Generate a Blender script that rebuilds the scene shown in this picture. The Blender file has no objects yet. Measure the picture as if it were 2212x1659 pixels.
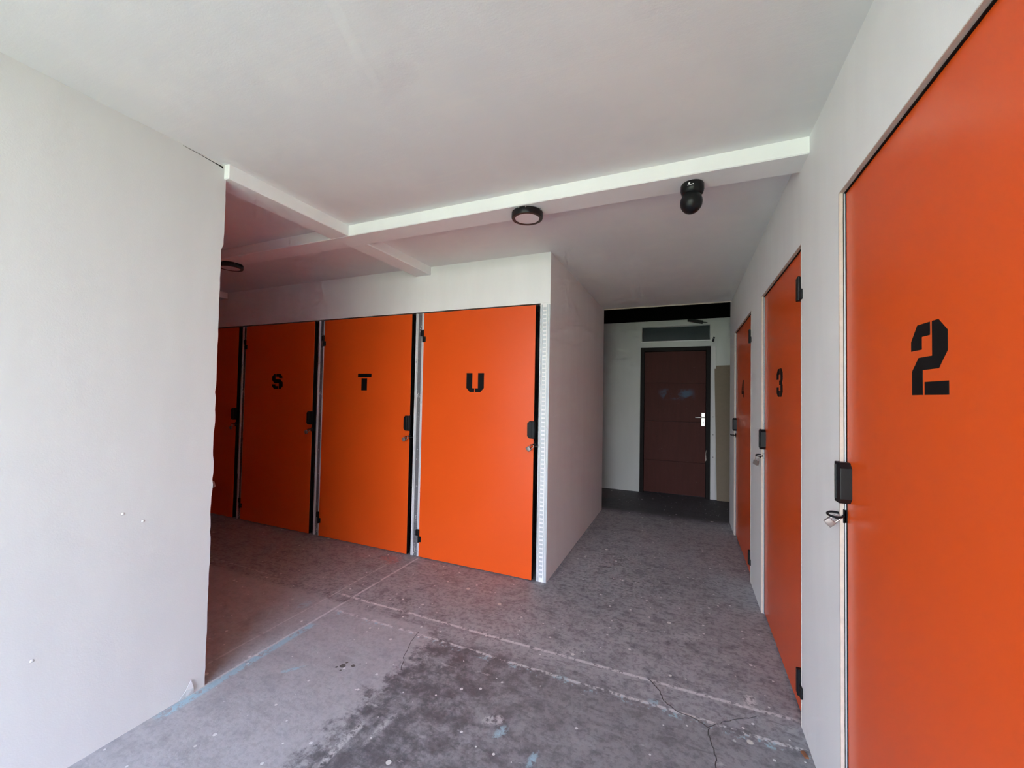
import bpy, bmesh, math, random
from mathutils import Vector, Matrix

random.seed(7)
scene = bpy.context.scene
COL = scene.collection
PI = math.pi

# ------------------------------------------------------------------ camera
IMG_W, F_PX = 2212.0, 876.3
YAW, PITCH, ROLL = map(math.radians, (23.197, 1.540, 1.061))
EYE = Vector((0, 0, 1.35))
fwd = Vector((-math.sin(YAW) * math.cos(PITCH), math.cos(YAW) * math.cos(PITCH), math.sin(PITCH)))
r0 = Vector((math.cos(YAW), math.sin(YAW), 0)); u0 = r0.cross(fwd)
rgt = r0 * math.cos(ROLL) + u0 * math.sin(ROLL)
upv = -r0 * math.sin(ROLL) + u0 * math.cos(ROLL)
cd = bpy.data.cameras.new('camera'); cam = bpy.data.objects.new('camera', cd); COL.objects.link(cam)
cd.sensor_width = 36.0; cd.sensor_fit = 'HORIZONTAL'; cd.lens = 36.0 * F_PX / IMG_W
cd.clip_start = 0.02; cd.clip_end = 200
M = Matrix((rgt, upv, -fwd)).transposed().to_4x4(); M.translation = EYE
cam.matrix_world = M
scene.camera = cam

# ------------------------------------------------------------------ world, sun, exposure
FRONT = -2.00          # y of the open front of the building, behind the camera
SKY_ZENITH, SKY_HORIZON, SKY_STR = (0.42, 0.60, 1.05), (1.0, 1.02, 1.03), 14.5
w = bpy.data.worlds.new('hazy_sky'); scene.world = w; w.use_nodes = True
wt = w.node_tree; bg = wt.nodes['Background']; bg.inputs[1].default_value = SKY_STR
wg = wt.nodes.new('ShaderNodeTexCoord'); ws = wt.nodes.new('ShaderNodeSeparateXYZ'); wt.links.new(wg.outputs['Generated'], ws.inputs[0])
wr_ = wt.nodes.new('ShaderNodeMapRange'); wr_.interpolation_type = 'SMOOTHSTEP'; wt.links.new(ws.outputs[2], wr_.inputs[0])
wr_.inputs[1].default_value = -0.1; wr_.inputs[2].default_value = 0.65
wm = wt.nodes.new('ShaderNodeMix'); wm.data_type = 'RGBA'; wt.links.new(wr_.outputs[0], wm.inputs[0])
wm.inputs[6].default_value = (*SKY_HORIZON, 1); wm.inputs[7].default_value = (*SKY_ZENITH, 1)
wt.links.new(wm.outputs[2], bg.inputs[0])
sd = bpy.data.lights.new('sun', 'SUN'); sun = bpy.data.objects.new('sun', sd); COL.objects.link(sun)
sd.energy = 14.0; sd.angle = math.radians(8); sd.color = (1.0, 0.95, 0.86)
sun.rotation_euler = Vector((0.55, 0.0, -0.84)).to_track_quat('-Z', 'Y').to_euler()
pdl = bpy.data.lights.new('front_opening_portal', 'AREA'); portal = bpy.data.objects.new('front_opening_portal', pdl)
COL.objects.link(portal)
pdl.shape = 'RECTANGLE'; pdl.size = 2.5; pdl.size_y = 2.42; pdl.cycles.is_portal = True
portal.location = (-0.78, FRONT + 0.01, 1.2)
portal.rotation_euler = Vector((0, 1, 0)).to_track_quat('-Z', 'Z').to_euler()
vs = scene.view_settings
vs.view_transform = 'Standard'; vs.look = 'None'; vs.gamma = 1.0; vs.use_curve_mapping = False
vs.exposure = -0.06
scene.cycles.use_denoising = True
scene.cycles.use_adaptive_sampling = True; scene.cycles.adaptive_threshold = 0.14; scene.cycles.adaptive_min_samples = 12
scene.cycles.max_bounces = 8; scene.cycles.diffuse_bounces = 6; scene.cycles.glossy_bounces = 3
scene.cycles.sample_clamp_indirect = 8.0

# ------------------------------------------------------------------ key dimensions (metres)
R, L, K = 0.449, -2.006, -0.916       # faces of right wall, left wall, corridor's left wall
F = 2.822                             # face of the lettered door row
CEIL, BZ = 2.407, 2.339               # ceiling and beam undersides
YC = 4.93                             # end of the corridor ceiling
YB = 6.10                             # far wall
LE = 1.194                            # far end of left wall
DH = 2.022                            # door height
XL = -6.6                             # end of the side aisle

# ------------------------------------------------------------------ node helpers
class NT:
    def __init__(s, name):
        s.m = bpy.data.materials.new(name); s.m.use_nodes = True
        s.t = s.m.node_tree; s.b = s.t.nodes['Principled BSDF']
        s.tc = s.t.nodes.new('ShaderNodeTexCoord')
    def L(s, a, b): s.t.links.new(a, b)
    def put(s, v, sock):
        if hasattr(v, 'is_output'): s.L(v, sock)
        elif isinstance(v, (tuple, list)):
            sock.default_value = (*v, 1) if len(v) == 3 and sock.type == 'RGBA' else v
        else: sock.default_value = v
    def math(s, op, a, b=0.0, c=None, clamp=False):
        n = s.t.nodes.new('ShaderNodeMath'); n.operation = op; n.use_clamp = clamp
        s.put(a, n.inputs[0]); s.put(b, n.inputs[1])
        if c is not None: s.put(c, n.inputs[2])
        return n.outputs[0]
    def mul(s, *a):
        o = a[0]
        for x in a[1:]: o = s.math('MULTIPLY', o, x)
        return o
    def rng(s, v, a, b, c=0.0, d=1.0):
        n = s.t.nodes.new('ShaderNodeMapRange'); n.interpolation_type = 'SMOOTHSTEP'
        s.put(v, n.inputs[0])
        for i, x in enumerate((a, b, c, d)): n.inputs[i + 1].default_value = x
        return n.outputs[0]
    def mix(s, f, a, b):
        n = s.t.nodes.new('ShaderNodeMix'); n.data_type = 'RGBA'; n.clamp_factor = True
        s.put(f, n.inputs[0]); s.put(a, n.inputs[6]); s.put(b, n.inputs[7]); return n.outputs[2]
    def co(s, scale=(1, 1, 1), loc=(0, 0, 0)):
        n = s.t.nodes.new('ShaderNodeMapping'); s.L(s.tc.outputs['Object'], n.inputs[0])
        n.inputs['Scale'].default_value = scale; n.inputs['Location'].default_value = loc
        return n.outputs[0]
    def noise(s, scale, detail=4, rough=0.55, vec=None, dist=0.0):
        n = s.t.nodes.new('ShaderNodeTexNoise'); n.inputs['Scale'].default_value = scale
        n.inputs['Detail'].default_value = detail; n.inputs['Roughness'].default_value = rough
        n.inputs['Distortion'].default_value = dist
        s.L(vec if vec is not None else s.tc.outputs['Object'], n.inputs['Vector']); return n.outputs['Fac']
    def vor(s, scale, feat='F1', vec=None, rand=1.0):
        n = s.t.nodes.new('ShaderNodeTexVoronoi'); n.feature = feat; n.inputs['Scale'].default_value = scale
        n.inputs['Randomness'].default_value = rand
        s.L(vec if vec is not None else s.tc.outputs['Object'], n.inputs['Vector']); return n
    def xyz(s):
        n = s.t.nodes.new('ShaderNodeSeparateXYZ'); s.L(s.tc.outputs['Object'], n.inputs[0]); return n.outputs
    def bump(s, h, strength=0.2, dist=0.01):
        n = s.t.nodes.new('ShaderNodeBump'); n.inputs['Strength'].default_value = strength
        n.inputs['Distance'].default_value = dist; s.L(h, n.inputs['Height']); s.L(n.outputs[0], s.b.inputs['Normal'])
    def fin(s, col=None, rough=0.5, metal=0.0, spec=0.5):
        if col is not None: s.put(col, s.b.inputs['Base Color'])
        s.put(rough, s.b.inputs['Roughness']); s.put(metal, s.b.inputs['Metallic'])
        s.b.inputs['Specular IOR Level'].default_value = spec
        return s.m

def simple(name, col, rough=0.5, metal=0.0, var=0.12, scale=30.0, bump=0.0, spec=0.5):
    n = NT(name)
    f = n.noise(scale, 4)
    dark = tuple(c * (1 - var) for c in col); lite = tuple(min(1, c * (1 + var)) for c in col)
    c = n.mix(f, dark, lite)
    if bump: n.bump(n.noise(scale * 6, 3), bump, 0.002)
    return n.fin(c, rough, metal, spec)

def mat_wall(name, col, streak=0.5):
    n = NT(name)
    st = n.noise(4.0, 3, 0.6, n.co((1.6, 1.6, 0.35)))
    big = st
    fine = n.noise(230, 1, 0.5)
    c = n.mix(n.rng(big, 0.35, 0.7), tuple(x * 0.965 for x in col), col)
    c = n.mix(n.mul(n.rng(st, 0.56, 0.72), 0.25 * streak), c, tuple(x * 0.9 for x in col))
    h = n.math('ADD', n.mul(fine, 0.22), n.mul(st, 1.1 * streak))
    n.bump(h, 0.25, 0.004)
    return n.fin(c, 0.62, 0, 0.3)

M_WALL = mat_wall('white_wall_paint', (0.83, 0.825, 0.815), 0.6)
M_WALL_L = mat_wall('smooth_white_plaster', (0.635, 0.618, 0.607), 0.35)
def mat_ceiling():
    n = NT('white_ceiling_paint')
    patch = n.noise(2.4, 3, 0.62)
    brush = n.noise(4.0, 3, 0.6, n.co((0.8, 6.0, 1.0)))
    fine = n.noise(210, 1, 0.5)
    c = n.mix(n.rng(patch, 0.45, 0.68), (0.745, 0.74, 0.73), (0.78, 0.77, 0.75))
    c = n.mix(n.mul(n.rng(brush, 0.56, 0.70), 0.30), c, (0.80, 0.78, 0.74))
    x, y, z = n.xyz()
    # old joint trowelled over: a ragged step running away from the front
    v = n.math('SUBTRACT', n.math('ADD', x, n.mul(n.math('SUBTRACT', patch, 0.5), 0.12)), n.math('ADD', -0.62, n.mul(y, -0.33)))
    step = n.mul(n.rng(v, -0.03, 0.015), n.rng(v, 0.20, 0.05), n.rng(y, 1.15, 1.0))
    h = n.math('ADD', n.mul(step, 5.0), n.math('ADD', n.mul(fine, 0.25), n.mul(brush, 0.6)))
    n.bump(h, 0.22, 0.004)
    return n.fin(c, 0.7, 0, 0.3)
M_CEIL = mat_ceiling()
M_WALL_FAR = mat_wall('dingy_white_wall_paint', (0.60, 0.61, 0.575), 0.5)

def mat_floor():
    n = NT('worn_concrete_floor')
    x, y, z = n.xyz()
    wn = n.noise(3.0, 2)
    wob = n.mul(n.math('SUBTRACT', wn, 0.5), 0.02)
    xw = n.math('ADD', x, wob); yw = n.math('ADD', y, wob)
    big = n.noise(1.7, 3, 0.6)
    mid = n.noise(11.0, 5, 0.74)
    scr = n.noise(7.0, 4, 0.7, n.co((1.0, 5.0, 1.0), (2, 5, 0)))
    fin = n.noise(42, 3, 0.65)
    c = n.mix(n.rng(big, 0.30, 0.72), (0.29, 0.283, 0.292), (0.38, 0.37, 0.38))
    c = n.mix(n.mul(n.rng(mid, 0.40, 0.66), 0.55), c, (0.44, 0.43, 0.44))
    c = n.mix(n.mul(n.rng(mid, 0.50, 0.34), 0.50), c, (0.10, 0.097, 0.104))
    c = n.mix(n.mul(n.rng(fin, 0.54, 0.36), 0.40), c, (0.085, 0.083, 0.09))
    c = n.mix(n.mul(n.rng(fin, 0.58, 0.74), 0.30), c, (0.38, 0.37, 0.38))
    c = n.mix(n.mul(n.rng(scr, 0.56, 0.68), 0.45), c, (0.46, 0.45, 0.465))
    c = n.mix(n.mul(n.rng(scr, 0.44, 0.32), 0.50), c, (0.11, 0.107, 0.114))
    # paler, smoother slab on the left of a joint that runs at x = -1.3
    jx = n.math('ADD', -1.28, n.mul(n.math('SUBTRACT', mid, 0.5), 0.40))
    slab = n.mul(n.rng(n.math('SUBTRACT', x, jx), 0.05, -0.05), n.rng(yw, 2.02, 1.98))
    c = n.mix(n.mul(slab, 0.50), c, (0.48, 0.465, 0.48))
    # darker stained patch to the right of it
    c = n.mix(n.mul(n.rng(yw, 1.99, 1.90), n.rng(n.math('SUBTRACT', x, jx), -0.04, 0.10), 0.36), c, (0.12, 0.117, 0.123))
    dk = n.mul(n.rng(n.math('SUBTRACT', x, jx), -0.03, 0.06), n.rng(xw, -0.2, -1.0), n.rng(yw, 2.0, 1.92), n.rng(mid, 0.62, 0.42))
    c = n.mix(n.mul(dk, 0.60), c, (0.075, 0.073, 0.08))
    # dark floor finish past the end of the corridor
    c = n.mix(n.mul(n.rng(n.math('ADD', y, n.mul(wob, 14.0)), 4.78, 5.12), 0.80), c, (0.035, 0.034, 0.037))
    # pinkish rubbed areas by the lettered doors
    pk = n.mul(n.rng(y, 2.1, 2.8), n.rng(x, -0.6, -1.4), n.rng(big, 0.45, 0.62))
    c = n.mix(n.mul(pk, 0.30), c, (0.36, 0.20, 0.19))
    # ghost lines of removed walls
    br = n.math('ADD', n.mul(mid, 0.5), n.mul(fin, 0.5))
    def line(v, at, wd, lo, hi, u, u0, u1):
        d = n.math('ABSOLUTE', n.math('SUBTRACT', v, at))
        return n.mul(n.rng(d, wd, wd * 0.35), n.rng(br, lo, hi), n.rng(u, u0 - 0.02, u0 + 0.02), n.rng(u, u1 + 0.02, u1 - 0.02))
    WHT, BLU = (0.66, 0.64, 0.64), (0.36, 0.53, 0.60)
    for l, col, k in (
        (line(yw, 2.085, 0.013, 0.42, 0.51, x, -2.1, 0.44), WHT, 0.90),
        (line(yw, 1.925, 0.013, 0.45, 0.54, x, -2.0, 0.44), WHT, 0.90),
        (line(yw, 1.905, 0.026, 0.53, 0.59, x, -2.0, 0.44), BLU, 0.80),
        (line(xw, -2.005, 0.011, 0.38, 0.48, y, 1.1, 2.80), WHT, 0.75),
        (line(xw, -1.980, 0.032, 0.42, 0.50, y, 1.0, 1.75), BLU, 0.95),
        (line(xw, -2.150, 0.008, 0.42, 0.52, y, 1.0, 2.80), WHT, 0.50),
        (line(yw, 2.085, 0.008, 0.46, 0.54, x, -4.2, -2.1), WHT, 0.40),
    ): c = n.mix(n.mul(l, k), c, col)
    # white / cream paint spatter in three sizes
    for sc, r0_, thr, seed, col in ((3.1, 0.060, 0.45, 0.0, (0.66, 0.64, 0.58)), (9.0, 0.110, 0.50, 3.3, (0.70, 0.69, 0.66)),
                                    (24.0, 0.19, 0.62, 9.1, (0.72, 0.71, 0.70))):
        vec = n.co((1, 1, 0), (seed, seed * 0.7, 0))
        v = n.vor(sc, 'F1', vec)
        rnd = n.t.nodes.new('ShaderNodeSeparateColor'); n.L(v.outputs['Color'], rnd.inputs[0])
        rad = n.mul(rnd.outputs[0], r0_)
        d = n.math('SUBTRACT', v.outputs['Distance'], rad)
        spot = n.mul(n.rng(d, 0.010, -0.004), n.rng(rnd.outputs[1], thr, thr + 0.02))
        c = n.mix(n.mul(spot, 0.9), c, col)
    # white scuffs and pale blue smears
    sc1 = n.noise(6.5, 4, 0.8, n.co((1.0, 2.2, 1), (5, 2, 0)))
    c = n.mix(n.mul(n.rng(sc1, 0.62, 0.71), 0.55), c, (0.52, 0.50, 0.51))
    # smears and rubbed patches: x, y, half length, half width, direction, colour, strength
    brk = n.rng(fin, 0.38, 0.58)
    for px, py, a, b, ang, col, k in ((-1.741, 1.438, 0.060, 0.012, 0.9, BLU, 0.95), (-1.77, 1.405, 0.022, 0.012, 0.3, BLU, 0.8), (-0.674, 1.517, 0.045, 0.020, 1.2, BLU, 0.9),
            (-0.514, 1.458, 0.040, 0.016, 1.4, BLU, 0.9), (-0.125, 1.94, 0.030, 0.024, 0.3, BLU, 0.8), (-0.533, 1.923, 0.035, 0.018, 0.1, BLU, 0.8), (-2.207, 1.893, 0.070, 0.035, 1.5, BLU, 0.6),
            (0.273, 2.131, 0.030, 0.050, -0.3, WHT, 0.9), (-1.12, 1.344, 0.10, 0.020, 1.5, WHT, 0.55), (-1.204, 1.233, 0.14, 0.018, 1.55, WHT, 0.75), (-0.735, 1.557, 0.05, 0.03, 0.4, WHT, 0.7),
            (-2.187, 2.683, 0.10, 0.10, 0.0, (0.46, 0.20, 0.17), 0.75), (0.02, 2.55, 0.12, 0.05, 0.4, WHT, 0.35), (-0.60, 2.10, 0.16, 0.05, 0.7, WHT, 0.35)):
        dx = n.math('SUBTRACT', x, px); dy = n.math('SUBTRACT', y, py); ca, sa = math.cos(ang), math.sin(ang)
        e1 = n.math('ADD', n.mul(dx, ca / a), n.mul(dy, sa / a)); e2 = n.math('ADD', n.mul(dx, -sa / b), n.mul(dy, ca / b))
        d = n.math('ADD', n.math('ADD', n.mul(e1, e1), n.mul(e2, e2)), n.mul(n.math('SUBTRACT', br, 0.5), 8.0))
        c = n.mix(n.mul(n.rng(d, 1.3, 0.3), brk, k), c, col)
    # brown drips
    for px, py, rr in ((-1.545, 1.553, 0.017), (-1.50, 1.575, 0.011), (-1.565, 1.535, 0.008), (-1.545, 1.58, 0.007), (-1.53, 1.525, 0.006), (-1.478, 1.60, 0.004)):
        dx = n.math('SUBTRACT', x, px); dy = n.math('SUBTRACT', y, py)
        d = n.math('SQRT', n.math('ADD', n.mul(dx, dx), n.mul(dy, dy)))
        d = n.math('ADD', d, n.mul(n.math('SUBTRACT', fin, 0.5), 0.012))
        c = n.mix(n.mul(n.rng(d, rr, rr * 0.75), 0.9), c, (0.085, 0.075, 0.065))
    jd = n.math('ABSOLUTE', n.math('SUBTRACT', x, n.math('ADD', jx, 0.02)))
    jl = n.mul(n.rng(jd, 0.006, 0.001), n.rng(yw, 2.02, 1.98), n.rng(mid, 0.45, 0.6))
    c = n.mix(n.mul(jl, 0.6), c, (0.05, 0.045, 0.045))
    n.bump(fin, 0.30, 0.004)
    return n.fin(c, n.rng(mid, 0.3, 0.7, 0.50, 0.72), 0, 0.4)
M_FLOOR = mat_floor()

def mat_orange(name, col):
    n = NT(name)
    f = n.noise(2.2, 1)
    c = n.mix(n.mul(f, 0.5), col, tuple(x * 0.86 for x in col))
    return n.fin(c, 0.30, 0, 0.40)
M_ORANGE = mat_orange('orange_door_laminate', (0.78, 0.093, 0.010))
M_EDGE = simple('pale_board_edge', (0.46, 0.27, 0.19), 0.7)
M_BLACK = simple('black_paint', (0.006, 0.006, 0.0065), 0.6, spec=0.12)
M_BLKM = simple('black_powder_coat', (0.008, 0.008, 0.009), 0.42, 0.0, 0.15, 60, 0.0, spec=0.22)
M_BLKP = simple('black_plastic', (0.007, 0.007, 0.0075), 0.32, spec=0.25)
M_STEEL = simple('padlock_steel', (0.52, 0.50, 0.47), 0.32, 0.9)
M_BRASS = simple('padlock_body_bronze', (0.24, 0.205, 0.19), 0.45, 0.5)
M_GALV = simple('galvanised_steel', (0.50, 0.53, 0.55), 0.5, 0.25, 0.12, 14)
M_GYPS = simple('raw_plasterboard_edge', (0.56, 0.49, 0.42), 0.85, 0, 0.2, 45, 0.3)
M_DIFF = simple('opal_diffuser', (0.72, 0.70, 0.71), 0.35, 0, 0.03)
M_WMARK = simple('white_print', (0.85, 0.85, 0.85), 0.5)
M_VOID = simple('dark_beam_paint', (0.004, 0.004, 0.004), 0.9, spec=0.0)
M_FRAME = simple('dark_stained_frame', (0.010, 0.007, 0.006), 0.6, 0, 0.3, spec=0.15)
M_GLASS = simple('dark_transom_glass', (0.035, 0.048, 0.052), 0.14, 0, 0.3, 3)
M_BOARD = simple('tan_hardboard', (0.20, 0.155, 0.105), 0.75, 0, 0.1)
M_NICKEL = simple('handle_plate_nickel', (0.72, 0.70, 0.64), 0.3, 0.6)
M_RUST = simple('rusty_metal', (0.22, 0.09, 0.04), 0.8)
def mat_post_dirty(name):
    n = NT(name)
    st = n.noise(12, 5, 0.75, n.co((4, 4, 0.8)), 0.8)
    bits = n.noise(60, 3, 0.7, n.co((1, 1, 0.45)))
    c = n.mix(n.rng(st, 0.60, 0.66), (0.15, 0.148, 0.157), (0.62, 0.61, 0.61))
    c = n.mix(n.rng(bits, 0.66, 0.70), c, (0.80, 0.79, 0.78))
    return n.fin(c, 0.6, 0.1)
M_PDIRT = mat_post_dirty('paint_smeared_steel')
def mat_flange(name):
    n = NT(name)
    st = n.noise(9, 5, 0.75, n.co((3, 3, 0.6)), 0.6)
    c = n.mix(n.rng(st, 0.62, 0.68), (0.74, 0.74, 0.75), (0.28, 0.28, 0.30))
    return n.fin(c, 0.55, 0.1)
M_PFL = mat_flange('smeared_white_steel')
def mat_browndoor():
    n = NT('brown_stained_plywood')
    x, y, z = n.xyz()
    g = n.noise(5, 5, 0.6, n.co((6, 6, 0.7)))
    c = n.mix(g, (0.046, 0.012, 0.009), (0.082, 0.023, 0.017))
    c = n.mix(n.mul(n.rng(n.noise(14, 4, 0.8, n.co((1.2, 1, 3))), 0.66, 0.72), 0.35), c, (0.26, 0.18, 0.16))
    b = n.mul(n.rng(n.noise(6, 5, 0.7), 0.42, 0.62), n.rng(n.math('ABSOLUTE', n.math('SUBTRACT', z, 1.40)), 0.10, 0.02),
              n.rng(n.math('ABSOLUTE', n.math('ADD', x, 0.12)), 0.26, 0.15))
    c = n.mix(n.mul(b, 0.7), c, (0.07, 0.13, 0.20))
    return n.fin(c, 0.6, 0, 0.15)
M_BDOOR = mat_browndoor()
M_GROUND = simple('outdoor_ground', (0.37, 0.37, 0.16), 0.95, 0, 0.3, 2.0)
M_GRASS = simple('grass', (0.20, 0.24, 0.09), 0.95, 0, 0.3, 2.0)

# ------------------------------------------------------------------ mesh helpers
def box(bm, x0, x1, y0, y1, z0, z1, bev=0.0, seg=1):
    vs_ = [bm.verts.new((x, y, z)) for x in (x0, x1) for y in (y0, y1) for z in (z0, z1)]
    fs = [(0, 1, 3, 2), (4, 6, 7, 5), (0, 4, 5, 1), (2, 3, 7, 6), (0, 2, 6, 4), (1, 5, 7, 3)]
    faces = [bm.faces.new([vs_[i] for i in f]) for f in fs]
    if bev:
        ed = list({e for f in faces for e in f.edges})
        bmesh.ops.bevel(bm, geom=ed, offset=bev, segments=seg, profile=0.5, affect='EDGES')
def prism_xz(bm, pts, y0, y1, bev=0.0):
    """polygon in x-z extruded along y"""
    a = [bm.verts.new((p[0], y0, p[1])) for p in pts]; b = [bm.verts.new((p[0], y1, p[1])) for p in pts]
    n_ = len(pts)
    f1 = bm.faces.new(a); bm.faces.new(list(reversed(b)))
    for i in range(n_): bm.faces.new([a[i], b[i], b[(i + 1) % n_], a[(i + 1) % n_]])
    if bev: bmesh.ops.bevel(bm, geom=list(f1.edges), offset=bev, segments=2, profile=0.5, affect='EDGES')
def prism_xy(bm, pts, z0, z1):
    a = [bm.verts.new((p[0], p[1], z0)) for p in pts]; b = [bm.verts.new((p[0], p[1], z1)) for p in pts]
    n_ = len(pts); bm.faces.new(list(reversed(a))); bm.faces.new(b)
    for i in range(n_): bm.faces.new([a[i], a[(i + 1) % n_], b[(i + 1) % n_], b[i]])
def tube(bm, path, r, seg=10, closed=False):
    path = [Vector(p) for p in path]; n_ = len(path); rings = []; prev = None
    for i, p in enumerate(path):
        if closed: t = path[(i + 1) % n_] - path[i - 1]
        else: t = path[min(i + 1, n_ - 1)] - path[max(i - 1, 0)]
        t.normalize()
        if prev is None:
            ref = Vector((0, 0, 1)) if abs(t.z) < 0.9 else Vector((1, 0, 0)); nn = t.cross(ref).normalized()
        else: nn = (prev - t * prev.dot(t)).normalized()
        prev = nn; bb = t.cross(nn)
        rings.append([bm.verts.new(p + (nn * math.cos(k * 2 * PI / seg) + bb * math.sin(k * 2 * PI / seg)) * r) for k in range(seg)])
    m_ = n_ if closed else n_ - 1
    for i in range(m_):
        A, B = rings[i], rings[(i + 1) % n_]
        for k in range(seg): bm.faces.new([A[k], A[(k + 1) % seg], B[(k + 1) % seg], B[k]])
    if not closed: bm.faces.new(list(reversed(rings[0]))); bm.faces.new(rings[-1])
def lathe(bm, prof, seg=40):
    rings = []
    for r, z in prof:
        rings.append([bm.verts.new((0, 0, z))] if r < 1e-6 else [bm.verts.new((r * math.cos(k * 2 * PI / seg), r * math.sin(k * 2 * PI / seg), z)) for k in range(seg)])
    for A, B in zip(rings, rings[1:]):
        for k in range(seg):
            k2 = (k + 1) % seg
            if len(A) == 1 and len(B) == 1: continue
            if len(A) == 1: bm.faces.new([A[0], B[k2], B[k]])
            elif len(B) == 1: bm.faces.new([A[k], A[k2], B[0]])
            else: bm.faces.new([A[k], A[k2], B[k2], B[k]])
def xf(bm, mat, start=0):
    bmesh.ops.transform(bm, matrix=mat, verts=list(bm.verts)[start:])
def obj(name, bm, mat, parent=None, smooth=False, kind=None, label=None):
    bmesh.ops.recalc_face_normals(bm, faces=bm.faces)
    me = bpy.data.meshes.new(name); bm.to_mesh(me); bm.free(); me.materials.append(mat)
    if smooth:
        for p in me.polygons: p.use_smooth = True
        me.set_sharp_from_angle(angle=math.radians(40))
    o = bpy.data.objects.new(name, me); COL.objects.link(o)
    if parent: o.parent = parent
    if kind: o['kind'] = kind
    if label: o['label'] = label
    return o
def one(name, mat, parent, fn, *a, smooth=False, label=None, **k):
    bm = bmesh.new(); fn(bm, *a, **k); return obj(name, bm, mat, parent, smooth, None, label)
def thing(name, label, cat, loc=(0, 0, 0), rotz=0.0, group=None, kind=None):
    o = bpy.data.objects.new(name, None); COL.objects.link(o); o.empty_display_size = 0.1
    o.location = loc; o.rotation_euler = (0, 0, rotz); o['label'] = label; o['category'] = cat
    if group: o['group'] = group
    if kind: o['kind'] = kind
    return o
def struct(name, mat, boxes, label, cat, bev=0.0):
    bm = bmesh.new()
    for b in boxes: box(bm, *b, bev=bev)
    o = obj(name, bm, mat, None, False, 'structure', label); o['category'] = cat
    return o

# ------------------------------------------------------------------ setting
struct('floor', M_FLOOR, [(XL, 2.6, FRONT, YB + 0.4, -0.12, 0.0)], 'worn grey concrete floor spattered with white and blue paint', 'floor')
fl = bpy.data.objects['floor']
def floor_crack(path, r):
    pts = []
    for a, b in zip(path, path[1:]):
        for k in range(5):
            t_ = k / 5; q = 0.004
            pts.append((a[0] + (b[0] - a[0]) * t_ + random.uniform(-q, q), a[1] + (b[1] - a[1]) * t_ + random.uniform(-q, q), -0.0002))
    one('crack', M_CRACK, fl, tube, pts, r, 6, label='dark hairline crack in the concrete')
M_CRACK = simple('crack_dirt', (0.07, 0.062, 0.06), 0.95)
floor_crack([(-0.157, 2.096), (-0.102, 2.037), (-0.085, 1.976), (-0.03, 1.934), (0.042, 1.92), (0.094, 1.891), (0.096, 1.824), (0.112, 1.763), (0.113, 1.705), (0.14, 1.55)], 0.0022)
floor_crack([(0.094, 1.891), (0.149, 1.947), (0.223, 2.002), (0.297, 2.047)], 0.0014)
floor_crack([(-1.379, 1.947), (-1.361, 1.86), (-1.315, 1.731), (-1.251, 1.628)], 0.0014)
struct('ceiling', M_CEIL, [(XL, 2.6, FRONT, YC, CEIL, CEIL + 0.16)], 'white painted ceiling slab over the storage hall', 'ceiling')
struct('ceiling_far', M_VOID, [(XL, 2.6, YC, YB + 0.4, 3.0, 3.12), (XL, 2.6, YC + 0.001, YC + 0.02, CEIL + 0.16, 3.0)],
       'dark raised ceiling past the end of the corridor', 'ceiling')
struct('ground', M_GROUND, [(-40, 40, -5.0, FRONT, -0.3, -0.03), (-40, 40, -60, -5.0, -0.3, -0.031)], 'outdoor ground in front of the open hall', 'ground')

# ceiling beams
def beam(name, b, label):
    bm = bmesh.new(); box(bm, *b, bev=0.004)
    o = obj(name, bm, M_WALL, None, False, 'structure', label); o['category'] = 'beam'; return o
beam('trim_1', (XL, R + 0.01, 1.929, 2.085, BZ, CEIL + 0.01), 'long white ceiling beam crossing the hall above the corridor mouth')
beam('trim_2', (-2.125, -1.975, LE - 0.002, 1.932, BZ + 0.0006, CEIL + 0.01), 'white ceiling beam from the end of the left wall to the long beam')
beam('trim_3', (-2.115, -1.965, 2.082, F + 0.01, BZ + 0.0006, CEIL + 0.01), 'short white ceiling beam meeting the wall above doors T and U')
beam('trim_4', (-4.76, -4.61, 2.082, F + 0.01, BZ + 0.0006, CEIL + 0.01), 'dim white ceiling beam deep in the side aisle, left of door S')

# left wall with a ragged far edge
def ragged_wall():
    bm = bmesh.new(); n_ = 90; cols = []
    for i in range(n_ + 1):
        z = CEIL * i / n_
        e = LE - 0.003 + (0.010 if z > 2.015 else 0.0)
        if 0.55 < z < 1.35: e += random.uniform(-0.004, 0.003)
        else: e += random.uniform(-0.001, 0.001)
        cols.append((bm.verts.new((L, FRONT, z)), bm.verts.new((L, e, z)), bm.verts.new((L - 0.012, e + 0.001, z)), bm.verts.new((L - 0.10, LE - 0.012, z)), bm.verts.new((L - 0.10, FRONT, z))))
    for A, B in zip(cols, cols[1:]):
        for k in range(5): bm.faces.new([A[k], A[(k + 1) % 5], B[(k + 1) % 5], B[k]])
    bm.faces.new(list(cols[0])); bm.faces.new(list(reversed(cols[-1])))
    return bm
wl = obj('wall_left', ragged_wall(), M_WALL_L, None, False, 'structure', 'smooth white plastered wall filling the left side'); wl['category'] = 'wall'
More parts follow.
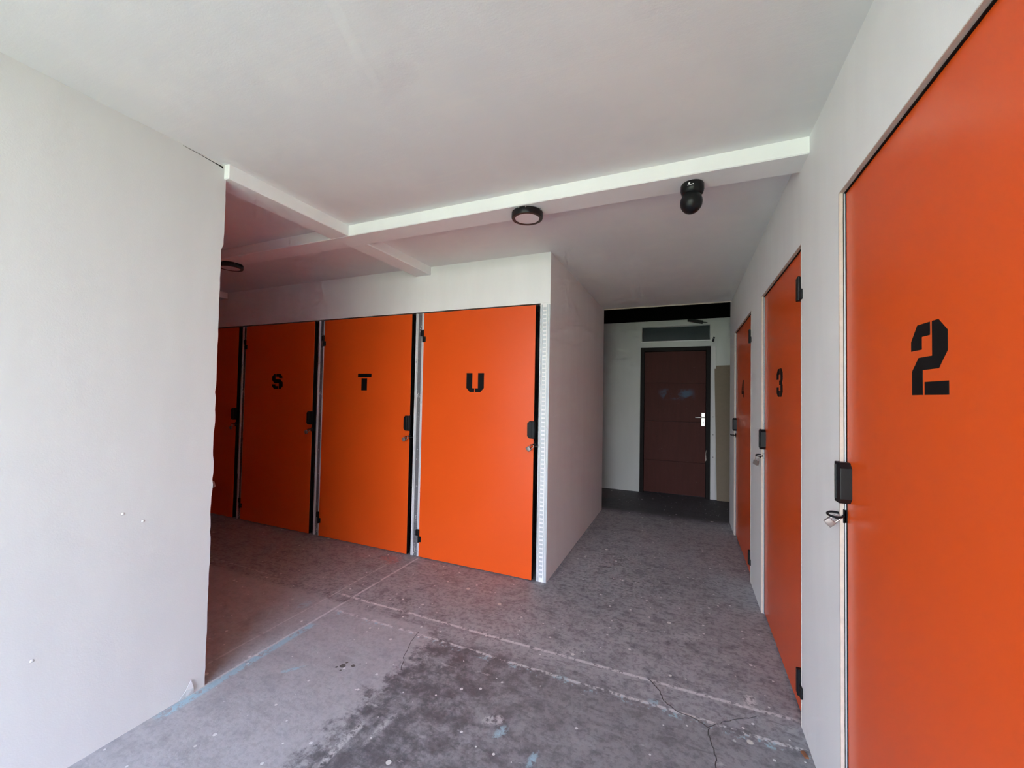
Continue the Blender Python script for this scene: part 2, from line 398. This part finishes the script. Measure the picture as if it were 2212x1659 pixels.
# peeled flap of skim coat at its foot and three filler blobs
def flap(bm):
    pts = [(0, 0, 0), (0.0, 0.030, 0.0), (0.0, 0.060, 0.0), (0.013, 0.052, 0.030), (0.010, 0.022, 0.034), (0.004, 0.045, 0.065)]
    v = [bm.verts.new((p[0] + 0.001, p[1], p[2])) for p in pts] + [bm.verts.new((p[0] + 0.003, p[1], p[2] + 0.001)) for p in pts]
    for f in ((0, 1, 4), (1, 2, 3), (1, 3, 4), (4, 3, 5)):
        bm.faces.new([v[i] for i in f]); bm.faces.new([v[i + 6] for i in reversed(f)])
    for a, b in ((0, 1), (1, 2), (2, 3), (3, 5), (5, 4), (4, 0)): bm.faces.new([v[a], v[b], v[b + 6], v[a + 6]])
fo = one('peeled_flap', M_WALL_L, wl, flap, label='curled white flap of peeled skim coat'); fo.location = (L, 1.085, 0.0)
for y_, z_ in ((0.87, 0.86), (0.935, 0.815), (0.645, 0.43)):
    def blob(bm):
        bmesh.ops.create_icosphere(bm, subdivisions=2, radius=0.006, matrix=Matrix.Diagonal((0.5, 1, 0.9, 1)))
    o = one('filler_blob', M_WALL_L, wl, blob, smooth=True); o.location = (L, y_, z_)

def crack(bm):
    pts = [(1.02, CEIL - 0.004, 0.0008), (1.08, CEIL - 0.006, 0.001), (1.14, CEIL - 0.011, 0.0015), (1.175, CEIL - 0.013, 0.003), (1.186, CEIL - 0.016, 0.006)]
    up = [bm.verts.new((L + 0.0006, y, z + h)) for y, z, h in pts]; lo = [bm.verts.new((L + 0.0006, y, z - h)) for y, z, h in pts]
    ub = [bm.verts.new((L - 0.002, y, z + h)) for y, z, h in pts]; lb = [bm.verts.new((L - 0.002, y, z - h)) for y, z, h in pts]
    for i in range(len(pts) - 1):
        for a, b in ((up, lo), (ub, up), (lo, lb), (lb, ub)): bm.faces.new([a[i], a[i + 1], b[i + 1], b[i]])
    for e in (0, -1): bm.faces.new([up[e], lo[e], lb[e], ub[e]])
one('crack', M_FRAME, wl, crack, label='dark crack under the ceiling')
struct('wall_aisle', M_WALL, [(XL, L - 0.10, LE - 0.09, LE - 0.012, DH + 0.02, CEIL), (XL, -6.40, LE - 0.09, LE - 0.012, 0, DH + 0.02), (-2.145, L - 0.10, LE - 0.09, LE - 0.012, 0, DH + 0.02),
       (-3.31, -3.23, LE - 0.09, LE - 0.012, 0, DH + 0.02), (-4.42, -4.34, LE - 0.09, LE - 0.012, 0, DH + 0.02), (-5.53, -5.45, LE - 0.09, LE - 0.012, 0, DH + 0.02)],
       'hidden white wall on the back of the left storage block', 'wall')
struct('wall_aisle_end', M_WALL, [(XL - 0.1, XL, FRONT, YB + 0.4, 0, 3.1)], 'white wall closing the dark end of the side aisle', 'wall')
struct('wall_header', M_WALL, [(XL, K - 0.0004, F, F + 0.09, DH + 0.010, CEIL)], 'white wall strip above the lettered orange doors', 'wall')
struct('wall_corridor', M_WALL, [(K - 0.075, K, F + 0.0035, YC, 0, CEIL - 0.0003), (XL, K - 0.075, YC - 0.08, YC, 0, 3.0), (K - 0.075, K, YC - 0.004, YC, CEIL, 3.0)],
       'white side wall of the corridor beside door U', 'wall')
O2 = (0.60, 1.592); O3 = (2.057, 3.030); O4 = (3.50, 4.62)
RT = 2.016
struct('wall_right', M_WALL, [(R, R + 0.10, FRONT, O2[0], 0, RT), (R, R + 0.10, O2[1], O3[0], 0, RT), (R, R + 0.10, O3[1], O4[0], 0, RT),
       (R, R + 0.10, O4[1], 5.06, 0, RT), (R, R + 0.10, FRONT, 5.06, RT, CEIL), (R, R + 0.10, YC, 5.06, CEIL, 3.0)],
       'white right-hand wall holding the numbered orange doors', 'wall')
struct('wall_right_outer', M_WALL, [(2.5, 2.6, FRONT, YB + 0.4, 0, 3.1), (R + 0.1, 2.5, FRONT, FRONT + 0.1, 0, CEIL), (R + 0.1, 2.5, 4.96, 5.06, 0, 3.0)],
       'outer wall of the storage units behind the numbered doors', 'wall')
struct('wall_left_outer', M_WALL, [(XL, L - 0.10, FRONT, FRONT + 0.1, 0, CEIL)], 'outer front wall of the left storage block', 'wall')

# far wall pieces around the brown door and the transom light
DX0, DX1, DZ = -0.602, 0.307, 2.062
TX0, TX1, TZ0, TZ1 = -0.586, 0.300, 2.150, 2.359
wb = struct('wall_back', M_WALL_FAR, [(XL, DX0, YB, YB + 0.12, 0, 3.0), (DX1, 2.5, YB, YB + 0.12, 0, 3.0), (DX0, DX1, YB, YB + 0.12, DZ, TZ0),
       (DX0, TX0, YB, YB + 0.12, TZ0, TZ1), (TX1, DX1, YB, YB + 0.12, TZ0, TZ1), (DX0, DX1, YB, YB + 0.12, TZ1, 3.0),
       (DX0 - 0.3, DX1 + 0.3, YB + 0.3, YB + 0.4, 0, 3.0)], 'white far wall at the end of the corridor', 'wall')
beam('trim_5', (XL, 2.5, YB - 0.07, YB, 2.440, 3.0), 'black beam along the top of the far wall')
bpy.data.objects['trim_5'].data.materials[0] = M_VOID
beam('trim_6', (K, R, YC - 0.012, YC + 0.004, CEIL - 0.012, CEIL + 0.05), 'thin white edge strip where the corridor ceiling ends')
bpy.data.objects['trim_6'].data.materials[0] = M_GYPS

# ------------------------------------------------------------------ stencil glyphs (unit box)
GLYPH = {
 'U': [[(0, 1), (.34, 1), (.34, .2), (.46, .2), (.46, 0), (.2, 0), (0, .21)], [(.66, 1), (1, 1), (1, .21), (.8, 0), (.515, 0), (.515, .2), (.66, .2)]],
 'T': [[(0, 1), (1, 1), (1, .785), (0, .785)], [(.28, .72), (.69, .72), (.69, 0), (.28, 0)]],
 'S': [[(.37, 1), (.78, 1), (.95, .82), (.95, .72), (.64, .72), (.64, .82), (.37, .82)],
       [(.2, 1), (.32, 1), (.32, .65), (.75, .65), (1, .45), (1, .17), (.8, 0), (.64, 0), (.64, .38), (.23, .38), (0, .6), (0, .82)],
       [(0, .31), (.33, .31), (.33, .19), (.59, .19), (.59, 0), (.2, 0), (0, .2)]],
 '2': [[(0, .64), (0, .78), (.19, 1), (.54, 1), (.54, .82), (.31, .82), (.31, .64)],
       [(.60, 1), (.76, 1), (.98, .83), (.98, .57), (.76, .35), (.33, .35), (.33, 0), (.02, 0), (.02, .34), (.22, .53), (.60, .53)],
       [(.39, 0), (1, 0), (1, .18), (.39, .18)]],
 '3': [[(0, .62), (0, .83), (.22, 1), (.52, 1), (.52, .79), (.34, .79), (.34, .62)],
       [(.60, 1), (.78, 1), (1, .84), (1, .60), (.90, .50), (1, .40), (1, .16), (.78, 0), (.60, 0), (.60, .21), (.66, .21), (.66, .42), (.45, .42), (.45, .58), (.66, .58), (.66, .79), (.60, .79)],
       [(0, .34), (0, .15), (.22, 0), (.52, 0), (.52, .21), (.34, .21), (.34, .34)]],
 '4': [[(0, .18), (0, .38), (.46, 1), (.58, 1), (.58, .80), (.27, .36), (.54, .36), (.54, .18)],
       [(.60, 0), (.90, 0), (.90, .18), (1, .18), (1, .36), (.90, .36), (.90, 1), (.64, 1), (.64, .36), (.60, .36)]],
}

# ------------------------------------------------------------------ orange storage doors
def hinge(parent, side, x, z, proud):
    """lift-off hinge: a knuckle, one leaf on the frame and one on the door; side -1 = frame to the left;
    proud = how far the frame surface stands in front of the door face"""
    s = side; k = -0.008 - proud
    if proud > 0.01:
        h = one('hinge', M_BLKM, parent, lambda bm: (box(bm, *sorted((x - s * 0.004, x - s * 0.026)), k - 0.006, 0.0, z - 0.050, z + 0.050, bev=0.002),
                                                     box(bm, *sorted((x - s * 0.002, x + s * 0.030)), k - 0.001, k + 0.0075, z - 0.050, z - 0.006, bev=0.002)))
    else:
        h = one('hinge', M_BLKM, parent, lambda bm: (box(bm, *sorted((x + s * 0.004, x + s * 0.032)), -0.006, 0.012, z + 0.002, z + 0.050, bev=0.002),
                                                     box(bm, *sorted((x - s * 0.002, x - s * 0.022)), -0.005, 0.0, z - 0.048, z - 0.002, bev=0.002)))
    def pin(bm):
        lathe(bm, [(0, -0.050), (0.0075, -0.050), (0.0075, -0.001), (0.0062, -0.001), (0.0062, 0.001), (0.0075, 0.001), (0.0075, 0.050), (0.004, 0.054), (0, 0.054)], 14)
        xf(bm, Matrix.Translation((x, k, z)))
    one('hinge_knuckle', M_BLKM, h, pin, smooth=True)
    return h

def handle(parent, side, xe):
    """folded black pull at the lock edge; side +1 = lock edge on the right"""
    s = side; z0, z1 = 1.035, 1.160
    pts = [(xe + s * 0.012, z0), (xe + s * 0.012, z1), (xe - s * 0.026, z1), (xe - s * 0.042, z1 - 0.016), (xe - s * 0.042, z0 + 0.016), (xe - s * 0.026, z0)]
    h = one('handle', M_BLKM, parent, prism_xz, pts, -0.030, 0.0, bev=0.003)
    one('handle_lip', M_BLKM, h, box, *sorted((xe - s * 0.014, xe - s * 0.004)), -0.0345, -0.028, z0 + 0.010, z1 - 0.006, bev=0.0025, seg=2)
    return h

def hasp(parent, side, xe, z=0.992):
    s = side
    cx = xe + s * 0.006
    ring = [(cx + 0.019 * math.cos(a), -0.029 + 0.020 * math.sin(a), z + 0.004 * math.cos(a) * s) for a in [k * 2 * PI / 24 for k in range(24)]]
    h = one('hasp_ring', M_BLKM, parent, tube, ring, 0.0035, 8, True, smooth=True)
    one('hasp_lug', M_BLKM, h, box, *sorted((cx + s * 0.006, cx + s * 0.026)), -0.026, 0.012, z - 0.016, z - 0.010, bev=0.0015)
    one('hasp_plate', M_BLKM, h, box, *sorted((cx - s * 0.004, cx + s * 0.004)), -0.010, 0.010, z - 0.024, z + 0.020, bev=0.0015)
    return h

door_no = [0]
def storage_door(label, loc, rotz, w_, lock, glyph=None, hw=0.155, hh=0.150, proud=0.0, gx=None):
    door_no[0] += 1
    t = thing('door_%d' % door_no[0], label, 'door', loc, rotz, 'orange storage doors', 'structure')
    one('leaf', M_ORANGE, t, box, 0, w_, 0, 0.024, 0.008, DH - 0.004, bev=0.0012)
    one('back_board', M_EDGE, t, box, 0.001, w_ - 0.001, 0.0242, 0.032, 0.009, DH - 0.005)
    one('lock_edge_strip', M_BLACK, t, box, *((w_, w_ + 0.0008) if lock > 0 else (-0.0008, 0.0)), 0.0012, 0.033, 0.008, DH - 0.004, label='black lock edge')  # thin black strip covering the lock-side edge of the leaf
    if glyph:
        bm = bmesh.new(); cx = (w_ / 2 if gx is None else gx) - hw / 2
        for poly in GLYPH[glyph]: prism_xz(bm, [(cx + p[0] * hw, 1.366 + p[1] * hh) for p in poly], -0.0008, 0.0)
        obj('stencil_%s' % ('number' if glyph.isdigit() else 'letter'), bm, M_BLACK, t, label='black stencilled %s' % glyph)
    xe = w_ if lock > 0 else 0.0; xh = 0.0 if lock > 0 else w_
    handle(t, lock, xe); hasp(t, lock, xe)
    for z in (1.825, 0.175): hinge(t, -lock, xh, z, proud)
    return t

FD = F - 0.016
for x0, x1, g, lab in ((-2.012, -1.022, 'U', 'bright orange storage door stencilled with a black U, nearest the corridor'),
                       (-3.135, -2.132, 'T', 'orange storage door stencilled T, between doors S and U'),
                       (-4.250, -3.263, 'S', 'dark red-orange storage door stencilled S, left of door T'),
                       (-5.367, -4.372, None, 'shadowed orange storage door partly hidden by the left wall')):
    storage_door(lab, (x0, FD, 0), 0.0, x1 - x0, 1, g)
RX = R + 0.016
storage_door('large orange storage door stencilled with a black 2, filling the right edge', (RX, O2[1] - 0.008, 0), -PI / 2, O2[1] - O2[0] - 0.012, -1, '2', 0.140, 0.152, 0.016, gx=0.468)
storage_door('orange storage door stencilled 3 on the right wall, second from the camera', (RX, O3[1] - 0.008, 0), -PI / 2, O3[1] - O3[0] - 0.012, -1, '3', 0.150, 0.152, 0.016, gx=0.447)
storage_door('orange storage door stencilled 4, farthest on the right wall', (RX, O4[1] - 0.008, 0), -PI / 2, O4[1] - O4[0] - 0.012, -1, '4', 0.150, 0.152, 0.016, gx=0.50)
for x1, n_ in ((-2.150, 'first'), (-3.315, 'second'), (-4.425, 'third'), (-5.535, 'fourth')):
    x0 = x1 - 0.99 if n_ != 'first' else -3.225
    x0 = {-2.150: -3.225, -3.315: -4.335, -4.425: -5.445, -5.535: -6.395}[x1]
    storage_door('orange storage door on the hidden back of the left block, %s from its corner' % n_, (x1, LE - 0.005, 0), PI, x1 - x0, -1, None)

# ------------------------------------------------------------------ steel posts between the lettered doors
def steel_post(label, x0, x1, clean, ribs=True):
    t = thing('steel_post', label, 'post', (x0, F, 0), 0, 'steel stud posts in the door row')
    w_ = x1 - x0; a, b = w_ * 0.27, w_ * 0.70
    mf, mw = (M_GALV, M_GALV) if clean else (M_PFL, M_PDIRT)
    one('flange', mf, t, lambda bm: (box(bm, 0, a * 0.55, 0.0, 0.05, 0.0, DH, bev=0.0015), box(bm, a * 0.68, a, 0.001, 0.03, 0.0, DH, bev=0.001)))
    one('flange', mf, t, lambda bm: (box(bm, b + (w_ - b) * 0.42, w_, 0.0, 0.05, 0.0, DH, bev=0.0015), box(bm, b, b + (w_ - b) * 0.28, 0.001, 0.03, 0.0, DH, bev=0.001)))
    wb_ = one('web', mw, t, box, a * 0.5, w_ - 0.01, 0.006, 0.03, 0.0, DH - 0.001)
    if ribs:
        bm = bmesh.new(); z = 0.03
        while z < DH - 0.03:
            box(bm, a + 0.002, b - 0.006, 0.0022, 0.0065, z, z + 0.021, bev=0.0018); z += 0.0305
        obj('pressed_rib_strip', bm, mw, wb_)
    return t
steel_post('clean galvanised steel post with pressed ladder ribs at the corridor corner', -0.994, -0.9165, True)
steel_post('paint-smeared steel post between doors T and U', -2.104, -2.018, False)
steel_post('grimy steel post between doors S and T', -3.227, -3.141, False)
steel_post('dark steel post left of door S, deepest in the aisle', -4.335, -4.256, False)

# ------------------------------------------------------------------ exposed edges of the right-hand door openings
wr = bpy.data.objects['wall_right']
def opening_edges(o, nm):
    def rag(bm):
        n_ = 46; prev = None
        for i in range(n_ + 1):
            z = RT * i / n_; e = random.uniform(-0.0012, 0.0012) * (1 if i % 3 else 0.3)
            q = [bm.verts.new(p) for p in ((R - 0.0012, o[1] - 0.0045 + e, z), (R - 0.0012, o[1] + 0.002 + e, z), (R + 0.009, o[1] + 0.002, z), (R + 0.009, o[1] - 0.0045 + e, z))]
            if prev:
                for k in range(4): bm.faces.new([prev[k], prev[(k + 1) % 4], q[(k + 1) % 4], q[k]])
            else: bm.faces.new(list(reversed(q)))
            prev = q
        bm.faces.new(prev)
    one('plasterboard_edge', M_GYPS, wr, rag)
    one('dark_seam', M_BLACK, wr, box, R + 0.0085, R + 0.0100, o[1] - 0.0060, o[1], 0, RT)
    one('steel_jamb', M_GALV, wr, box, R + 0.0100, R + 0.052, o[1] - 0.0060, o[1], 0, RT, bev=0.0005)
    one('gap_strip', M_BLACK, wr, box, R + 0.0140, R + 0.046, o[1] - 0.0078, o[1] - 0.0059, 0.002, RT - 0.004)  # black strip standing in for the dark of the gap beside the leaf
    one('gap_strip', M_BLACK, wr, box, R + 0.0105, R + 0.046, o[0] + 0.004, o[1] - 0.008, RT - 0.0058, RT - 0.0030)  # same black stand-in for the dark gap over the leaf
    one('plasterboard_edge', M_GYPS, wr, box, R - 0.001, R + 0.012, o[0], o[1], RT - 0.0015, RT + 0.0015)
    one('steel_jamb', M_GALV, wr, box, R + 0.0125, R + 0.052, o[0], o[1], RT - 0.0030, RT)
    one('plasterboard_edge', M_GYPS, wr, box, R - 0.001, R + 0.009, o[0] - 0.001, o[0] + 0.003, 0, RT)
for o in (O2, O3, O4): opening_edges(o, '')

# ------------------------------------------------------------------ padlocks
def padlock(label, loc, tilt, rotz, sc=1.0, mat=None):
    """local: shackle bow at the origin, body hanging down -z; tilt swings it in the x-z plane"""
    t = thing('padlock', label, 'padlock', loc, rotz, 'padlocks on the storage doors')
    T = Matrix.Rotation(tilt, 4, 'Y') @ Matrix.Scale(sc, 4)
    def body(bm):
        box(bm, -0.017, 0.017, -0.0085, 0.0085, -0.062, -0.033, bev=0.0028, seg=2); xf(bm, T)
    def shk(bm):
        p = [(-0.011, 0, -0.036), (-0.011, 0, -0.012)] + [(-0.011 * math.cos(a), 0, -0.012 + 0.011 * math.sin(a)) for a in [k * PI / 10 for k in range(1, 10)]] + [(0.011, 0, -0.012), (0.011, 0, -0.036)]
        tube(bm, p, 0.0028, 10); xf(bm, T)
    one('body', mat or M_BRASS, t, body, smooth=True)
    one('shackle', M_STEEL, t, shk, smooth=True, label='bright steel shackle')
    def key(bm):
        box(bm, -0.002, 0.002, -0.006, 0.006, -0.0628, -0.0618); xf(bm, T)
    one('keyway', M_BLACK, t, key)
    return t
padlock('tilted padlock hanging from the hasp of door U', (-1.008, FD - 0.040, 0.990), math.radians(52), 0.0, 1.0)
padlock('small tilted padlock hanging from the hasp of door T', (-2.118, FD - 0.040, 0.988), math.radians(58), 0.0, 0.95)
padlock('small dim padlock on the hasp of door S', (-3.250, FD - 0.040, 0.985), math.radians(62), 0.0, 0.95)
padlock('nearly black padlock in the dark, left of door S', (-4.360, FD - 0.040, 0.985), math.radians(40), 0.0, 0.9)
padlock('large steel padlock hanging from the hasp of door 2', (RX - 0.018, O2[1] - 0.004, 0.990), math.radians(46), math.radians(-8), 0.74)
padlock('small padlock hanging straight down from the hasp of door 3', (RX - 0.040, O3[1] - 0.004, 0.990), math.radians(14), math.radians(-60), 1.0)
padlock('pinkish padlock peeking out behind the edge of the left wall', (-2.128, LE + 0.046, 0.930), math.radians(-20), math.radians(30), 1.0)

# ------------------------------------------------------------------ ceiling lights
def ceiling_light(label, x, y, z):
    t = thing('ceiling_light', label, 'ceiling light', (x, y, z), 0, 'round black-rimmed ceiling lights')
    def rim(bm): lathe(bm, [(0, 0.0), (0.078, 0.0), (0.084, -0.004), (0.085, -0.030), (0.082, -0.036), (0.066, -0.036), (0.065, -0.032), (0, -0.032)], 56)
    h = one('housing', M_BLKP, t, rim, smooth=True)
    def dif(bm): lathe(bm, [(0.0648, -0.0325), (0.0648, -0.0345), (0.05, -0.0352), (0, -0.0356)], 56)
    one('diffuser', M_DIFF, t, dif, smooth=True, label='unlit round opal diffuser')
    for a in (-1.75, -1.30, -0.25):
        def clip(bm):
            prism_xz(bm, [(-0.006, -0.002), (0.006, -0.002), (0.0, -0.011)], -0.0875, -0.083); xf(bm, Matrix.Rotation(a + PI / 2, 4, 'Z'))
        one('spring_clip', M_STEEL, h, clip)
    return t
ceiling_light('round black-rimmed ceiling light on the beam above the corridor mouth', -0.795, 2.022, BZ)
ceiling_light('round black-rimmed ceiling light in the dark aisle, half hidden by the left wall', -3.30, 2.035, BZ)

# ------------------------------------------------------------------ black dome camera on the beam
t = thing('security_camera', 'black security camera with round head hanging under the ceiling beam', 'camera', (0.022, 2.022, BZ), 0)
def base(bm): lathe(bm, [(0, 0), (0.046, 0), (0.050, -0.006), (0.0505, -0.030), (0.046, -0.046), (0.036, -0.054), (0, -0.056)], 44)
o = one('base', M_BLKP, t, base, smooth=True)
def head(bm):
    bmesh.ops.create_uvsphere(bm, u_segments=36, v_segments=24, radius=0.048, matrix=Matrix.Diagonal((1, 1, 1.10, 1)))
    xf(bm, Matrix.Translation((-0.004, -0.004, -0.086)) @ Matrix.Rotation(math.radians(8), 4, 'Y'))
h = one('head', M_BLKP, t, head, smooth=True)
one('neck', M_BLKP, t, lambda bm: (lathe(bm, [(0, -0.05), (0.030, -0.05), (0.032, -0.062), (0, -0.062)], 30)), smooth=True)
def mark(bm):
    for u, v, ww, hh in ((-0.30, -0.0145, 0.0045, 0.004), (-0.24, -0.0140, 0.0045, 0.004), (-0.27, -0.0175, 0.006, 0.004)):
        s0 = len(bm.verts); box(bm, -ww / 2, ww / 2, -0.0512, -0.0500, v - hh / 2, v + hh / 2)
        bm.verts.ensure_lookup_table(); xf(bm, Matrix.Rotation(u, 4, 'Z'), s0)
    for k in range(7):
        s0 = len(bm.verts); box(bm, -0.0012, 0.0012, -0.0511, -0.0500, -0.0245 - 0.0008 * (k % 2), -0.0222)
        bm.verts.ensure_lookup_table(); xf(bm, Matrix.Rotation(-0.42 + k * 0.055, 4, 'Z'), s0)
    for k in range(4):
        s0 = len(bm.verts); box(bm, -0.0011, 0.0011, -0.0511, -0.0500, -0.0245 + 0.0028 * (k % 2), -0.0225 + 0.0028 * (k % 2))
        bm.verts.ensure_lookup_table(); xf(bm, Matrix.Rotation(0.02 + (k // 2) * 0.055, 4, 'Z'), s0)
one('printed_mark', M_WMARK, o, mark, label='tiny white logo and lettering')

# ------------------------------------------------------------------ far end: brown door, transom, board, odds and ends
t = thing('door_%d' % (door_no[0] + 1), 'dark brown plywood door at the end of the corridor', 'door', (0, YB, 0), 0, None, 'structure')
fr = one('frame', M_FRAME, t, lambda bm: (box(bm, DX0, DX0 + 0.055, -0.012, 0.10, 0, DZ, bev=0.003), box(bm, DX1 - 0.055, DX1, -0.012, 0.10, 0, DZ, bev=0.003), box(bm, DX0, DX1, -0.010, 0.10, DZ - 0.055, DZ - 0.0005, bev=0.003)))
zs = [0.012, 0.47, 1.022, 1.560, DZ - 0.058]
for i in range(4):
    one('panel', M_BDOOR, t, box, DX0 + 0.057, DX1 - 0.057, 0.022 - 0.0025 * (i % 2), 0.044, zs[i], zs[i + 1] - 0.004)
one('backing', M_FRAME, t, box, DX0 + 0.056, DX1 - 0.056, 0.045, 0.075, 0.010, DZ - 0.056)
pl = one('handle_plate', M_NICKEL, t, box, 0.198, 0.243, 0.010, 0.024, 0.972, 1.153, bev=0.003)
one('lever', M_STEEL, pl, lambda bm: (tube(bm, [(0.226, 0.012, 1.092), (0.226, -0.030, 1.092)], 0.008, 12), tube(bm, [(0.236, -0.030, 1.092), (0.19, -0.034, 1.092), (0.140, -0.032, 1.090), (0.122, -0.026, 1.092)], 0.0085, 12)), smooth=True)
one('keyhole', M_BLACK, pl, box, 0.216, 0.225, 0.0085, 0.012, 1.010, 1.035)
one('splinter', M_GYPS, t, lambda bm: prism_xz(bm, [(0.248, 0.50), (0.262, 0.52), (0.256, 0.60), (0.262, 0.66), (0.252, 0.62), (0.250, 0.55)], -0.014, -0.010), label='pale splintered strip on the frame')
t = thing('window_1', 'dark transom window above the brown door', 'window', (0, YB, 0), 0, None, 'structure')
one('pane', M_GLASS, t, box, TX0 + 0.002, TX1 - 0.002, 0.075, 0.082, TZ0 + 0.002, TZ1 - 0.002)
one('sill', M_WALL, t, box, TX0 - 0.012, TX1 + 0.004, -0.008, 0.07, TZ0 - 0.012, TZ0 + 0.001, bev=0.002)

t = thing('tan_board', 'narrow tan hardboard sheet leaning on the far wall beside the brown door', 'board', (0.365, YB - 0.075, 0.0), 0)
def sheet(bm):
    box(bm, 0.0, 0.30, 0.0, 0.006, 0.0, 1.79, bev=0.001); xf(bm, Matrix.Rotation(math.radians(-2.0), 4, 'X') @ Matrix.Rotation(math.radians(-1.0), 4, 'Y'))
o = one('sheet', M_BOARD, t, sheet); o.location = (0.02, 0.0, 0.006)
def slat(bm): box(bm, 0.312, 0.372, -0.014, 0.0, 0.0, 2.06, bev=0.002)
t = thing('trim_7', 'narrow white upright strip with nail holes right of the brown door', 'trim', (0, YB, 0), 0, None, 'structure')
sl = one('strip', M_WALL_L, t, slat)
for z in (1.10, 0.86, 0.56):
    one('nail_hole', M_BLACK, sl, box, 0.336, 0.345, -0.0146, -0.0135, z, z + 0.010)
t = thing('door_closer', 'small black door closer with thin rod under the black beam', 'door closer', (0.03, YB - 0.03, 2.428), 0)
def dc(bm): box(bm, -0.012, 0.185, -0.02, 0.022, -0.022, 0.022, bev=0.004); xf(bm, Matrix.Rotation(math.radians(13), 4, 'Y'))
one('body', M_BLKM, t, dc)
one('rod', M_BLKM, t, tube, [(0.17, 0, -0.040), (0.235, 0, -0.047)], 0.004, 8)
t = thing('wall_hook', 'tiny black hook on the far wall right of the transom', 'hook', (0.34, YB, 2.152), 0)
def hk(bm): box(bm, -0.011, 0.011, -0.018, 0.0, -0.033, 0.033, bev=0.003); xf(bm, Matrix.Rotation(math.radians(16), 4, 'Y'))
one('plate', M_BLKM, t, hk)
one('screw', M_STEEL, t, lambda bm: (lathe(bm, [(0, 0.002), (0.004, 0.001), (0.004, 0), (0, 0)], 12), xf(bm, Matrix.Translation((0, -0.019, 0.012)) @ Matrix.Rotation(PI / 2, 4, 'X'))))
def rust(bm): box(bm, -0.008, 0.008, -0.016, 0.016, 0.0, 0.006, bev=0.002); xf(bm, Matrix.Rotation(0.3, 4, 'Z'))
o = one('rusty_bracket', M_RUST, None, rust, label='small rusty metal scrap on the floor by the right wall'); o.location = (0.425, 1.90, 0.0); o['category'] = 'scrap'
